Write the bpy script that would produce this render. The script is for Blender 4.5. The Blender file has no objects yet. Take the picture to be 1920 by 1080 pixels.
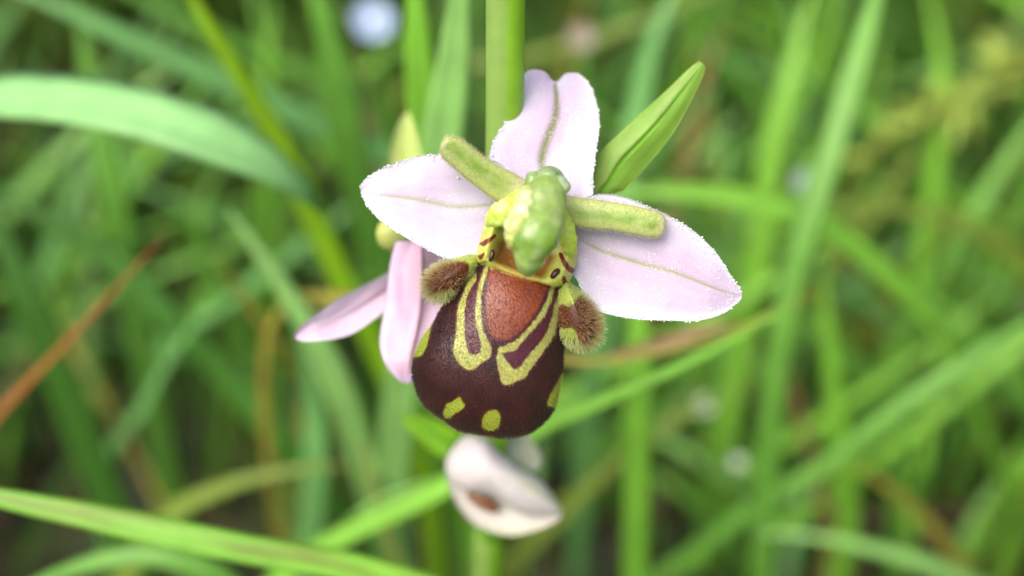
import bpy, math, random
import numpy as np
from mathutils import Vector, noise as mnoise

random.seed(7)
RNG = np.random.default_rng(7)
R = math.radians
scene = bpy.context.scene

# ------------------------------------------------------------------ camera
PITCH = R(37)
HFOV = R(50)
D0 = 0.083                      # distance to the lip (m): a macro photograph
FPX = 960 / math.tan(HFOV / 2)  # focal length in photo pixels
FWD = np.array([0, math.cos(PITCH), -math.sin(PITCH)])
UPV = np.array([0, math.sin(PITCH), math.cos(PITCH)])
RGT = np.array([1.0, 0, 0])
TARGET = np.array([0, 0, 0.16])
CAM = TARGET - FWD * D0
cam_data = bpy.data.cameras.new('camera')
cam = bpy.data.objects.new('camera', cam_data)
scene.collection.objects.link(cam)
cam.location = CAM
cam.rotation_euler = (math.pi / 2 - PITCH, 0, 0)
cam_data.sensor_width = 36
cam_data.lens = 18 / math.tan(HFOV / 2)
cam_data.clip_start = 0.005
cam_data.clip_end = 100
cam_data.dof.use_dof = True
cam_data.dof.focus_distance = D0 + 0.0003
cam_data.dof.aperture_fstop = cam_data.lens / 3.7
scene.camera = cam

# ------------------------------------------------------------------ light
SUN_EL, SUN_AZ = R(56), R(-142)    # soft bright cloud light from above
world = bpy.data.worlds.new('World')
scene.world = world
world.use_nodes = True
wn = world.node_tree
sky = wn.nodes.new('ShaderNodeTexSky')
sky.sky_type = 'NISHITA'
sky.sun_disc = False
sky.sun_elevation = SUN_EL
sky.sun_rotation = SUN_AZ
sky.dust_density = 9.0
sky.air_density = 1.0
sky.ozone_density = 1.0
wn.links.new(sky.outputs['Color'], wn.nodes['Background'].inputs['Color'])
wn.nodes['Background'].inputs['Strength'].default_value = 0.10
sun_data = bpy.data.lights.new('sun', 'SUN')
sun_data.energy = 1.5
sun_data.angle = R(60)
sun_data.color = (1.0, 0.96, 0.88)
sun = bpy.data.objects.new('sun', sun_data)
scene.collection.objects.link(sun)
_dir = Vector((math.sin(SUN_AZ) * math.cos(SUN_EL), math.cos(SUN_AZ) * math.cos(SUN_EL), math.sin(SUN_EL)))
sun.rotation_euler = _dir.to_track_quat('Z', 'Y').to_euler()
scene.view_settings.view_transform = 'Standard'
scene.view_settings.look = 'None'
scene.view_settings.gamma = 1
scene.view_settings.exposure = 0.92
scene.cycles.use_denoising = True
scene.cycles.max_bounces = 8
scene.cycles.transmission_bounces = 6


# ------------------------------------------------------------------ helpers
def P(u, v, d):
    """photo pixel + distance along the view axis (m) -> world"""
    u = np.asarray(u, float); v = np.asarray(v, float); d = np.asarray(d, float)
    a = (u - 960) / FPX * d
    b = (540 - v) / FPX * d
    return CAM + d[..., None] * FWD + a[..., None] * RGT + b[..., None] * UPV


def lin(*c):
    c = np.array(c, float) / 255
    return np.where(c <= 0.04045, c / 12.92, ((c + 0.055) / 1.055) ** 2.4)


def cr(pts, n, closed=False):
    """Catmull-Rom through pts, n samples"""
    p = np.asarray(pts, float)
    m = len(p)
    if closed:
        t = np.linspace(0, m, n, endpoint=False)
        i = np.floor(t).astype(int); f = (t - i)[:, None]
        a, b, c, d = p[(i - 1) % m], p[i % m], p[(i + 1) % m], p[(i + 2) % m]
    else:
        q = np.vstack([2 * p[0] - p[1], p, 2 * p[-1] - p[-2]])
        t = np.linspace(0, m - 1, n)
        i = np.minimum(np.floor(t).astype(int), m - 2); f = (t - i)[:, None]
        a, b, c, d = q[i], q[i + 1], q[i + 2], q[i + 3]
    return 0.5 * (2 * b + (c - a) * f + (2 * a - 5 * b + 4 * c - d) * f ** 2 + (3 * b - a - 3 * c + d) * f ** 3)


def resample(p, n, closed=False):
    q = np.vstack([p, p[:1]]) if closed else p
    L = np.r_[0, np.cumsum(np.linalg.norm(np.diff(q, axis=0), axis=1))]
    t = np.linspace(0, L[-1], n, endpoint=not closed)
    return np.stack([np.interp(t, L, q[:, k]) for k in range(q.shape[1])], 1)


def sdist(pts, poly):
    """signed distance (positive inside) of 2D pts to polygon"""
    poly = np.asarray(poly, float)
    best = np.full(len(pts), 1e9); inside = np.zeros(len(pts), bool)
    for k in range(len(poly)):
        a, b = poly[k], poly[(k + 1) % len(poly)]
        ab = b - a
        t = np.clip(((pts - a) @ ab) / (ab @ ab + 1e-9), 0, 1)
        best = np.minimum(best, np.linalg.norm(pts - a - t[:, None] * ab, axis=1))
        if a[1] != b[1]:
            c = (a[1] > pts[:, 1]) != (b[1] > pts[:, 1])
            inside ^= c & (pts[:, 0] < (b[0] - a[0]) * (pts[:, 1] - a[1]) / (b[1] - a[1]) + a[0])
    return np.where(inside, best, -best)


def sstep(x, a, b):
    t = np.clip((x - a) / (b - a), 0, 1)
    return t * t * (3 - 2 * t)


def mixc(c, new, m):
    return c * (1 - m[:, None]) + np.asarray(new) * m[:, None]


def vnoise(pts, scale, seed=0.0):
    return np.array([mnoise.noise(Vector((p[0] * scale + seed, p[1] * scale - seed, 0.3 + seed))) for p in pts])


BASE = {}


def empty(name, loc, parent=None):
    o = bpy.data.objects.new(name, None)
    scene.collection.objects.link(o)
    o.empty_display_size = 0.01
    loc = np.asarray(loc, float)
    off = BASE[parent.name] if parent else np.zeros(3)
    o.location = loc - off
    if parent: o.parent = parent
    BASE[o.name] = loc
    return o


def tag(o, label, cat, group=None):
    o['label'] = label; o['category'] = cat; o['kind'] = 'thing'
    if group: o['group'] = group
    return o


def mesh(name, verts, faces, mat, parent=None, col=None, uv=None, origin=None, smooth=True):
    verts = np.asarray(verts, float)
    off = BASE[parent.name] if parent else (np.asarray(origin, float) if origin is not None else np.zeros(3))
    me = bpy.data.meshes.new(name)
    me.from_pydata((verts - off).tolist(), [], faces if isinstance(faces, list) else faces.tolist())
    if smooth:
        me.polygons.foreach_set('use_smooth', np.ones(len(me.polygons), bool))
    if col is not None:
        col = np.asarray(col, float)
        if col.ndim == 1: col = np.tile(col, (len(verts), 1))
        at = me.attributes.new('col', 'FLOAT_COLOR', 'POINT')
        at.data.foreach_set('color', np.c_[col[:, :3], np.ones(len(verts))].ravel().astype(np.float32))
    if uv is not None:
        at = me.attributes.new('st', 'FLOAT_VECTOR', 'POINT')
        at.data.foreach_set('vector', np.c_[uv, np.zeros(len(verts))].ravel().astype(np.float32))
    me.materials.append(mat)
    me.update()
    o = bpy.data.objects.new(name, me)
    scene.collection.objects.link(o)
    if parent: o.parent = parent
    else: o.location = off
    BASE[o.name] = off
    return o


def grid_faces(n, m, wrap=False, base=0):
    i = np.arange(n - 1)[:, None]
    j = np.arange(m if wrap else m - 1)[None, :]
    j2 = (j + 1) % m
    q = np.stack([i * m + j, i * m + j2, (i + 1) * m + j2, (i + 1) * m + j], -1).reshape(-1, 4)
    return (q + base)


# ------------------------------------------------------------------ materials
def plant_mat(name, rough=0.5, trans=0.25, spec=0.4, nscale=3000, namt=0.2, bump=0.3, bdist=0.00004,
              sheen=0.0, veins=0.0, speck=0.0, sss=0.0, coat=0.0):
    m = bpy.data.materials.new(name)
    m.use_nodes = True
    nt = m.node_tree; N = nt.nodes; L = nt.links
    b = N['Principled BSDF']; out = N['Material Output']
    at = N.new('ShaderNodeAttribute'); at.attribute_name = 'col'
    geo = N.new('ShaderNodeNewGeometry')
    tc = N.new('ShaderNodeTexCoord')
    nz = N.new('ShaderNodeTexNoise'); nz.inputs['Scale'].default_value = nscale; nz.inputs['Detail'].default_value = 3
    L.new(tc.outputs['Object'], nz.inputs['Vector'])
    mr = N.new('ShaderNodeMapRange')
    mr.inputs['From Min'].default_value = 0.25; mr.inputs['From Max'].default_value = 0.75
    mr.inputs['To Min'].default_value = 1 - namt; mr.inputs['To Max'].default_value = 1 + namt
    L.new(nz.outputs['Fac'], mr.inputs['Value'])
    mul = N.new('ShaderNodeVectorMath'); mul.operation = 'SCALE'
    L.new(at.outputs['Color'], mul.inputs[0]); L.new(mr.outputs[0], mul.inputs['Scale'])
    colr = mul.outputs[0]
    height = nz.outputs['Fac']
    if veins:
        st = N.new('ShaderNodeAttribute'); st.attribute_name = 'st'
        mp = N.new('ShaderNodeMapping'); mp.inputs['Scale'].default_value = (9, 1.3, 1)
        L.new(st.outputs['Vector'], mp.inputs['Vector'])
        vn = N.new('ShaderNodeTexNoise'); vn.inputs['Scale'].default_value = 1.6; vn.inputs['Detail'].default_value = 3
        L.new(mp.outputs[0], vn.inputs['Vector'])
        vr = N.new('ShaderNodeMapRange')
        vr.inputs['From Min'].default_value = 0.3; vr.inputs['From Max'].default_value = 0.7
        vr.inputs['To Min'].default_value = 1 - veins; vr.inputs['To Max'].default_value = 1 + veins
        L.new(vn.outputs['Fac'], vr.inputs['Value'])
        m2 = N.new('ShaderNodeVectorMath'); m2.operation = 'SCALE'
        L.new(colr, m2.inputs[0]); L.new(vr.outputs[0], m2.inputs['Scale'])
        colr = m2.outputs[0]; height = vn.outputs['Fac']
    if speck:
        vo = N.new('ShaderNodeTexVoronoi'); vo.inputs['Scale'].default_value = 5200
        L.new(tc.outputs['Object'], vo.inputs['Vector'])
        big = N.new('ShaderNodeTexNoise'); big.inputs['Scale'].default_value = 420; big.inputs['Detail'].default_value = 2
        L.new(tc.outputs['Object'], big.inputs['Vector'])
        r1 = N.new('ShaderNodeMapRange')
        r1.inputs['From Min'].default_value = 0.45; r1.inputs['From Max'].default_value = 0.1
        L.new(vo.outputs['Distance'], r1.inputs['Value'])
        r2 = N.new('ShaderNodeMapRange')
        r2.inputs['From Min'].default_value = 0.4; r2.inputs['From Max'].default_value = 0.65
        r2.inputs['To Max'].default_value = speck
        L.new(big.outputs['Fac'], r2.inputs['Value'])
        mm = N.new('ShaderNodeMath'); mm.operation = 'MULTIPLY'
        L.new(r1.outputs[0], mm.inputs[0]); L.new(r2.outputs[0], mm.inputs[1])
        mx = N.new('ShaderNodeMix'); mx.data_type = 'RGBA'
        L.new(mm.outputs[0], mx.inputs['Factor']); L.new(colr, mx.inputs[6])
        mx.inputs[7].default_value = (0.86, 0.86, 0.9, 1)
        colr = mx.outputs[2]
        height = r1.outputs[0]
    L.new(colr, b.inputs['Base Color'])
    b.inputs['Roughness'].default_value = rough
    b.inputs['Specular IOR Level'].default_value = spec
    b.inputs['Sheen Weight'].default_value = sheen
    b.inputs['Sheen Roughness'].default_value = 0.4
    b.inputs['Coat Weight'].default_value = coat
    b.inputs['Coat Roughness'].default_value = 0.15
    if sss:
        b.inputs['Subsurface Weight'].default_value = sss
        b.inputs['Subsurface Radius'].default_value = (1, 0.8, 0.5)
        b.inputs['Subsurface Scale'].default_value = 0.0006
    if bump:
        bp = N.new('ShaderNodeBump'); bp.inputs['Strength'].default_value = bump
        bp.inputs['Distance'].default_value = bdist
        L.new(height, bp.inputs['Height']); L.new(bp.outputs[0], b.inputs['Normal'])
    if trans:
        tr = N.new('ShaderNodeBsdfTranslucent'); L.new(colr, tr.inputs['Color'])
        ms = N.new('ShaderNodeMixShader'); ms.inputs[0].default_value = trans
        L.new(b.outputs[0], ms.inputs[1]); L.new(tr.outputs[0], ms.inputs[2])
        L.new(ms.outputs[0], out.inputs['Surface'])
    return m


M_GRASS = plant_mat('grass_blade_surface', rough=0.42, trans=0.32, spec=0.45, nscale=250, namt=0.12, veins=0.16, bump=0.35, bdist=0.0001)
M_FILL = plant_mat('meadow_grass_surface', rough=0.5, trans=0.3, spec=0.35, nscale=120, namt=0.25, bump=0)
M_SEPAL = plant_mat('sepal_surface', rough=0.55, trans=0.3, spec=0.35, nscale=900, namt=0.05, bump=0.5, bdist=0.00005, speck=0.75)
M_LIP = plant_mat('lip_velvet', rough=0.42, trans=0, spec=0.5, nscale=6000, namt=0.4, bump=0.8, bdist=0.00005, sheen=0.1, coat=0.15)
M_FLESH = plant_mat('fleshy_green', rough=0.4, trans=0.12, spec=0.45, nscale=3500, namt=0.14, bump=0.35, bdist=0.00004, sss=0.3)
M_COL = plant_mat('column_gloss', rough=0.25, trans=0.2, spec=0.5, nscale=1100, namt=0.25, bump=0.7, bdist=0.0002, sss=0.5, coat=0.6)
M_HAIR = plant_mat('fine_hair', rough=0.45, trans=0.3, spec=0.4, nscale=900, namt=0.1, bump=0)
M_STEM = plant_mat('orchid_stem_surface', rough=0.45, trans=0.1, spec=0.4, nscale=500, namt=0.12, bump=0.2, bdist=0.0001, sss=0.25)
M_DEW = plant_mat('dewy_papillae', rough=0.12, trans=0.0, sss=0.5, spec=0.6, nscale=500, namt=0.02, bump=0)
M_DARK = plant_mat('glossy_staminode', rough=0.2, trans=0, spec=0.6, nscale=3000, namt=0.1, bump=0)
M_SOIL = bpy.data.materials.new('dark_soil')
M_SOIL.use_nodes = True
_n = M_SOIL.node_tree.nodes; _l = M_SOIL.node_tree.links
_tc = _n.new('ShaderNodeTexCoord')
_nz = _n.new('ShaderNodeTexNoise'); _nz.inputs['Scale'].default_value = 60; _nz.inputs['Detail'].default_value = 8
_rp = _n.new('ShaderNodeValToRGB')
_rp.color_ramp.elements[0].position = 0.35; _rp.color_ramp.elements[0].color = (0.018, 0.02, 0.008, 1)
_rp.color_ramp.elements[1].position = 0.7; _rp.color_ramp.elements[1].color = (0.05, 0.075, 0.02, 1)
_l.new(_tc.outputs['Object'], _nz.inputs['Vector']); _l.new(_nz.outputs['Fac'], _rp.inputs[0])
_l.new(_rp.outputs[0], _n['Principled BSDF'].inputs['Base Color'])
_n['Principled BSDF'].inputs['Roughness'].default_value = 0.95

# ------------------------------------------------------------------ ground
def build_ground():
    n = 90
    t = np.linspace(-1, 1, n)
    t = np.sign(t) * (np.abs(t) ** 4 * 30 + np.abs(t) * 0.6)
    X, Y = np.meshgrid(t, t + 0.2, indexing='ij')
    pts = np.stack([X.ravel(), Y.ravel()], 1)
    Z = np.array([0.004 * mnoise.noise(Vector((p[0] * 14, p[1] * 14, 0))) for p in pts])
    g = mesh('ground', np.c_[pts, Z], grid_faces(n, n), M_SOIL)
    g['kind'] = 'structure'


build_ground()


# ------------------------------------------------------------------ grass
def blade_mesh(pts, width, nhint, n=28, tip=0.3, fold=0.18, thick=0.00018, twist=0.0, root_w=0.6):
    """pts base->tip (world), returns verts/faces/uv of a closed folded blade"""
    c = resample(cr(pts, n * 3), n)
    T = np.gradient(c, axis=0); T /= np.linalg.norm(T, axis=1)[:, None]
    s = np.linspace(0, 1, n)
    w = width * np.minimum(1, ((1 - s) / tip) ** 0.75) * (root_w + (1 - root_w) * np.minimum(1, s / 0.3)) + 1e-5
    nh = np.asarray(nhint, float)
    nh = np.tile(nh, (n, 1)) if nh.ndim == 1 else nh
    W = np.cross(T, nh); W /= np.linalg.norm(W, axis=1)[:, None] + 1e-9
    Nn = np.cross(W, T)
    if twist:
        a = twist * (s - 0.4)
        W, Nn = W * np.cos(a)[:, None] + Nn * np.sin(a)[:, None], Nn * np.cos(a)[:, None] - W * np.sin(a)[:, None]
    xs = np.array([-1, -.55, -.12, 0.12, .55, 1, .55, 0, -.55])
    hs = np.array([1, .5, .06, .06, .5, 1, .5, 0, .5]) * fold
    th = np.array([0, 1, 1, 1, 1, 0, -1, -1, -1]) * thick * 0.5
    V = c[:, None] + W[:, None] * (xs[None, :, None] * w[:, None, None] / 2) \
        + Nn[:, None] * ((hs[None, :] * w[:, None] / 2 + th[None, :] * np.minimum(1, w / width * 3)[:, None])[:, :, None])
    m = len(xs)
    F = grid_faces(n, m, wrap=True).tolist()
    F.append(list(range(m))[::-1]); F.append([(n - 1) * m + k for k in range(m)])
    uv = np.stack([np.tile(xs, n), np.repeat(s * 6, m)], 1)
    return V.reshape(-1, 3), F, uv, np.repeat(s, m), np.tile(xs, n)


GREENS = {
    'fresh': lin(132, 194, 66), 'mid': lin(112, 172, 68), 'blue': lin(116, 176, 100), 'pale': lin(142, 194, 108),
    'yellow': lin(158, 206, 40), 'deep': lin(78, 132, 48), 'olive': lin(122, 146, 60), 'dry': lin(156, 132, 88),
    'leaf': lin(146, 202, 130), 'rust': lin(156, 104, 50), 'straw': lin(168, 162, 70),
}


def to_ground(pts):
    """carry the lower end of a blade on down to the soil"""
    e = pts[0]; t = pts[0] - pts[1]; t = t / np.linalg.norm(t)
    h = e[2]
    if h < 0.004: return pts
    t2 = t.copy(); t2[2] = min(t2[2], -0.15)
    a = e + t2 * h * 0.30
    g = np.array([e[0] + t[0] * h * 0.45, e[1] + max(t[1], -0.1) * h * 0.45, -0.003])
    a[2] = max(a[2], 0.25 * h)
    return np.vstack([g, (g + a) / 2 + np.array([0, 0, 0.1 * h]) * 0, a, pts])


NBLADE = 0


def blade(label, path, w, colr, group=None, tip=0.3, up=0.35, roll=0.0, tipcol=None, fold=0.2, twist=0.3,
          spots=None, cat='grass blade', name='grass_shoot', root=True):
    """path: (u, v, depth mm) base -> tip; w in mm"""
    global NBLADE
    NBLADE += 1
    p = np.array([P(np.array(a), np.array(b), np.array(c / 1000)) for a, b, c in path])
    if root: p = to_ground(p)
    view = CAM - p.mean(0); view /= np.linalg.norm(view)
    nh = view * (1 - up) + np.array([0, 0, 1.0]) * up + RGT * roll
    V, F, uv, s, x = blade_mesh(p, w / 1000, nh, n=40, tip=tip, fold=fold, twist=twist)
    c = np.tile(GREENS[colr], (len(V), 1))
    c = c * (1 + 0.10 * np.sin(s * 9 + NBLADE))[:, None]
    c = mixc(c, np.minimum(1, c * 1.25 + 0.02), np.clip(1 - np.abs(x) * 4, 0, 1) * 0.5)
    if tipcol is not None:
        c = mixc(c, GREENS[tipcol], sstep(s, 0.72, 0.95))
    if spots:
        nn = np.array([mnoise.noise(Vector((a * 1.6 + 5, b * 5, NBLADE + 0.37))) for a, b in uv])
        c = mixc(c, lin(112, 104, 48), sstep(nn, 0.05, 0.3) * spots)
    o = mesh(name, V, F, M_GRASS, col=c, uv=uv, origin=p[0])
    tag(o, label, cat, group)
    return o


# ---- blades one can pick apart in the photograph (base -> tip)
blade('broad pale green arching leaf drooping beside the smaller pink sepal',
      [(-420, 420, 170), (-240, 250, 140), (-60, 188, 128), (130, 190, 122), (290, 222, 120), (420, 268, 121), (520, 318, 124), (575, 362, 128), (610, 410, 133)],
      7.2, 'leaf', tip=0.07, up=0.55, fold=0.12, twist=0.0)
blade('narrow bright yellow-green blade crossing behind the broad arching leaf',
      [(620, 480, 150), (525, 270, 140), (430, 112, 132), (340, -40, 126), (280, -160, 122)], 3.4, 'yellow', tip=0.2, fold=0.15, up=0.5)
blade('long grey-green blade slanting beneath the yellow-green blade',
      [(860, 340, 210), (690, 278, 196), (560, 220, 186), (400, 145, 178), (250, 78, 172), (100, 8, 168), (-60, -60, 166)], 4.8, 'blue', tip=0.2)
blade('wide green blade standing between the yellow-green blade and the bud',
      [(740, 560, 190), (690, 400, 176), (652, 250, 165), (628, 120, 158), (592, -20, 152), (560, -140, 150)], 5.4, 'mid', tip=0.15, up=0.2)
blade('bright green upright blade next to the pale striped blade',
      [(830, 420, 140), (806, 260, 130), (789, 130, 124), (779, -20, 118), (776, -140, 115)], 4.4, 'fresh', tip=0.12, up=0.2)
blade('pale green striped upright blade beside the orchid stem',
      [(800, 480, 132), (828, 290, 123), (850, 140, 117), (864, -20, 112), (872, -140, 108)], 5.0, 'pale', tip=0.12, up=0.2, fold=0.3)
blade('dim blue-green upright blade below the broad arching leaf',
      [(290, 760, 215), (240, 500, 195), (205, 320, 185), (165, 120, 178), (140, -20, 175)], 4.6, 'mid', tip=0.2)
blade('long dark green blade running diagonally behind the brown stalk',
      [(640, 960, 205), (545, 845, 196), (430, 710, 190), (310, 590, 184), (200, 480, 180), (60, 395, 176), (-80, 340, 174)], 4.9, 'deep', tip=0.2)
blade('thin brown dry stalk leaning with its tip free',
      [(-200, 1020, 150), (-20, 800, 138), (110, 660, 131), (220, 540, 126), (320, 428, 122)], 2.1, 'rust', tip=0.35, fold=0.5, cat='dry stalk', name='dry_stalk')
blade('yellowing blade with a browned end beside the hanging pink sepal',
      [(600, 760, 176), (545, 680, 168), (480, 590, 162), (430, 520, 158), (398, 472, 156)], 3.2, 'olive', tip=0.3, tipcol='straw', spots=0.6)
blade('long green blade passing behind the narrow pink sepal tip',
      [(790, 1180, 176), (748, 1070, 168), (712, 960, 160), (668, 820, 152), (620, 690, 146), (545, 560, 142), (470, 450, 140), (420, 380, 140)], 4.4, 'pale', tip=0.2, spots=0.2, up=0.4)
blade('speckled yellow blade with brown dots at the foot of the long green blade',
      [(775, 1150, 150), (742, 1050, 146), (712, 960, 144), (690, 880, 143), (676, 810, 143)], 1.7, 'straw', tip=0.4, spots=0.9)
blade('upright blue-green blade below the narrow pink sepal',
      [(560, 1200, 195), (572, 1060, 186), (590, 930, 178), (592, 800, 172), (578, 690, 168), (560, 600, 166)], 4.3, 'blue', tip=0.2, up=0.4)
blade('light green blade bowing over the dark gap above the long foreground blade',
      [(200, 1150, 175), (300, 985, 166), (420, 915, 160), (560, 880, 158), (680, 872, 160)], 3.6, 'olive', tip=0.25)
blade('long bright foreground blade with brownish streaks lying across the corner',
      [(1000, 1180, 112), (720, 1078, 108), (450, 1028, 106), (200, 975, 105), (-40, 925, 105), (-240, 880, 106)], 2.9, 'fresh', tip=0.12, spots=0.6, up=0.4)
blade('soft green blade curving beneath the long streaked foreground blade',
      [(500, 1220, 140), (420, 1090, 134), (260, 1040, 132), (80, 1090, 134), (-60, 1170, 138)], 3.6, 'mid', tip=0.3)
blade('wide dark green blade rising behind the brown stalk',
      [(230, 1000, 200), (170, 850, 190), (100, 670, 180), (55, 560, 175), (0, 440, 172), (-60, 300, 170)], 5.6, 'deep', tip=0.2)
blade('short grey-green blade crossing the long dark diagonal blade',
      [(270, 760, 190), (320, 670, 182), (370, 600, 178), (415, 530, 175)], 3.5, 'blue', tip=0.5)
blade('pale green blade reaching toward the lower half-closed flower',
      [(600, 1040, 160), (700, 945, 150), (780, 912, 146), (860, 885, 144)], 2.8, 'pale', tip=0.4)
blade('green blade tucked under the drooping tip of the arching leaf',
      [(720, 640, 165), (650, 520, 156), (605, 430, 150), (570, 340, 147)], 3.4, 'fresh', tip=0.3)
blade('arching light green blade bending away behind the largest sepal',
      [(1880, 900, 215), (1790, 680, 190), (1700, 555, 176), (1560, 435, 166), (1400, 377, 160), (1240, 360, 158), (1120, 372, 160)], 4.8, 'fresh', tip=0.14, up=0.55)
blade('second arching blade fading under the light green arch',
      [(1990, 560, 225), (1860, 450, 212), (1720, 398, 204), (1580, 385, 200), (1460, 392, 200)], 4.6, 'olive', tip=0.3)
blade('tall bright upright blade standing free of the orchid',
      [(1425, 1160, 190), (1432, 1000, 176), (1442, 820, 164), (1462, 650, 156), (1496, 480, 152), (1545, 330, 150), (1592, 170, 150), (1640, 0, 152), (1670, -120, 154)], 3.8, 'mid', tip=0.12, up=0.25)
blade('straight upright blade under the largest pink sepal',
      [(1190, 1180, 160), (1192, 1000, 150), (1196, 820, 143), (1198, 660, 138), (1196, 520, 136), (1190, 400, 136)], 3.7, 'fresh', tip=0.15, up=0.5)
blade('bright green blade slanting out from behind the dark lip',
      [(860, 900, 128), (1000, 812, 124), (1150, 744, 121), (1300, 676, 120), (1420, 612, 121), (1500, 560, 124)], 3.2, 'fresh', tip=0.3, up=0.5)
blade('thin yellowed stem crossing under the largest pink sepal',
      [(960, 660, 135), (1080, 680, 131), (1210, 668, 128), (1380, 620, 127), (1560, 535, 128)], 1.7, 'straw', tip=0.3, fold=0.5, spots=0.4, cat='grass', name='flowering_grass')
blade('short tan dried blade resting on the thin yellowed stem',
      [(1140, 672, 132), (1230, 650, 129), (1310, 622, 128), (1385, 602, 128)], 1.8, 'dry', tip=0.4, cat='dry grass', name='dry_grass', root=False)
blade('broad green blade sweeping up from the dark gap beside the upright blade',
      [(1300, 1040, 200), (1400, 962, 190), (1550, 872, 182), (1690, 762, 176), (1830, 672, 174), (2000, 560, 174)], 3.4, 'mid', tip=0.15, up=0.5)
blade('bright green blade lying parallel above the broad sweeping blade',
      [(1540, 940, 212), (1660, 850, 202), (1780, 760, 196), (1930, 640, 192), (2060, 540, 190)], 2.8, 'fresh', tip=0.15, up=0.5)
blade('yellow-brown withered blade below the broad sweeping blade',
      [(1830, 1100, 200), (1740, 980, 190), (1660, 910, 184), (1580, 858, 180)], 3.2, 'straw', tip=0.4, spots=0.5, cat='dry grass', name='dry_grass')
blade('pale arching blade low over the grey leaf litter',
      [(1960, 1180, 190), (1800, 1085, 178), (1660, 1035, 172), (1520, 1005, 170), (1400, 1000, 172)], 3.6, 'pale', tip=0.35)
blade('slim blue-green blade behind the tip of the green bract',
      [(1150, 480, 195), (1180, 300, 185), (1205, 160, 180), (1240, 40, 176), (1290, -80, 174)], 4.6, 'blue', tip=0.2)
blade('short upright green blade beside the tall upright blade',
      [(1570, 800, 190), (1556, 660, 182), (1546, 540, 178), (1550, 430, 176)], 4.2, 'fresh', tip=0.35)
blade('rosy brown dead stem behind the tall upright blade',
      [(1520, 860, 196), (1492, 740, 188), (1460, 640, 184), (1440, 560, 182)], 1.8, 'dry', tip=0.4, cat='dry stalk', name='dry_stalk')
blade('thin blade leaning across the grass above the largest sepal tip',
      [(1380, 700, 225), (1420, 500, 212), (1440, 330, 205), (1480, 150, 200), (1530, -40, 198)], 5.0, 'fresh', tip=0.2)
blade('pale tan stem running over the top of the meadow',
      [(980, 110, 235), (1120, 70, 226), (1260, 20, 220), (1400, -50, 216)], 3.0, 'olive', tip=0.2, cat='grass', name='flowering_grass')
blade('green blade leaning in behind the yellow seed head',
      [(1700, 620, 235), (1780, 480, 224), (1870, 330, 218), (1980, 170, 214)], 3.6, 'mid', tip=0.2)
blade('curved green blade beyond the broad sweeping blade',
      [(1980, 820, 235), (1860, 660, 222), (1740, 560, 214), (1640, 520, 210)], 5.0, 'mid', tip=0.35)
blade('olive stalk crossing the dark gap below the bright slanting blade',
      [(1080, 930, 205), (1180, 850, 196), (1300, 770, 190), (1430, 720, 188)], 3.0, 'olive', tip=0.35)
blade('dull straw blade under the bright slanting blade',
      [(1010, 1010, 195), (1120, 900, 186), (1240, 800, 180), (1330, 700, 178)], 3.0, 'olive', tip=0.35, spots=0.3)
blade('tan withered blade behind the top petal and bract',
      [(1260, 420, 240), (1290, 280, 230), (1320, 150, 224), (1370, 30, 220)], 3.2, 'dry', tip=0.3, cat='dry grass', name='dry_grass')


MARKS = [(300, 220, 'the arching leaf'), (450, 130, 'the yellow-green blade'), (630, 120, 'the wide green blade'), (150, 600, 'the brown stalk'), (450, 560, 'the yellowing blade'),
         (640, 560, 'the narrow pink sepal'), (100, 60, 'the grey-green blade'), (1250, 200, 'the green bract'), (1300, 480, 'the largest sepal'), (1400, 380, 'the arching light blade'),
         (1600, 200, 'the tall upright blade'), (1790, 190, 'the seed head'), (1700, 500, 'the light arch'), (1300, 680, 'the slanting blade'), (1200, 900, 'the straight upright blade'),
         (1440, 900, "the tall blade's foot"), (1700, 760, 'the broad sweeping blade'), (1850, 650, 'the parallel bright blade'), (1680, 930, 'the withered blade'), (1650, 1040, 'the pale low arch'),
         (1880, 380, 'the blade by the seed head'), (1860, 900, 'the withered blade')]


def mid_blades():
    r = random.Random(21)
    spots = []
    for k in range(90):
        if r.random() < 0.7: u, v = r.uniform(1180, 1980), r.uniform(-40, 1000)
        else: u, v = r.uniform(-60, 700), r.uniform(-60, 560)
        spots.append((u, v))
    for u, v in spots:
        a = r.choice((r.gauss(90, 14), r.gauss(40, 14), r.gauss(140, 14), r.gauss(65, 14)))
        l = r.uniform(240, 520)
        du, dv = math.cos(R(a)) * l, math.sin(R(a)) * l
        d = r.uniform(214, 262)
        bend = r.gauss(0, 70)
        path = [(u - du * 0.6, v + dv * 0.6, d + 14), (u - du * .2 + bend * .4, v + dv * .2, d + 4), (u + du * .2 + bend * .5, v - dv * .2, d - 3), (u + du * .6, v - dv * .6, d - 6)]
        pw = np.array([P(np.array(float(x)), np.array(float(y)), np.array(z / 1000)) for x, y, z in path])
        if pw[:, 2].min() < 0.004: continue
        wd = r.uniform(2.2, 4.0)
        kc = r.choice(('fresh', 'mid', 'mid', 'deep', 'olive', 'blue', 'pale', 'fresh'))
        near = min(MARKS, key=lambda q: (q[0] - u) ** 2 + (q[1] - v) ** 2)[2]
        lab = '%s %s %sgrass blade %s, blurred behind %s' % (
            'narrow' if wd < 2.7 else 'wide' if wd > 3.4 else 'middling',
            {'fresh': 'bright green', 'mid': 'green', 'deep': 'dark green', 'olive': 'olive', 'blue': 'bluish green', 'pale': 'pale green'}[kc],
            'curved ' if abs(bend) > 60 else '',
            'standing upright' if 72 < a < 108 else 'leaning over' if 50 < a < 130 else 'lying low', near)
        blade(lab, path, wd, kc,
              group='blurred grass blades in the meadow', tip=r.uniform(.25, .5), up=r.uniform(.15, .5), roll=r.gauss(0, .2))


mid_blades()


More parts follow.
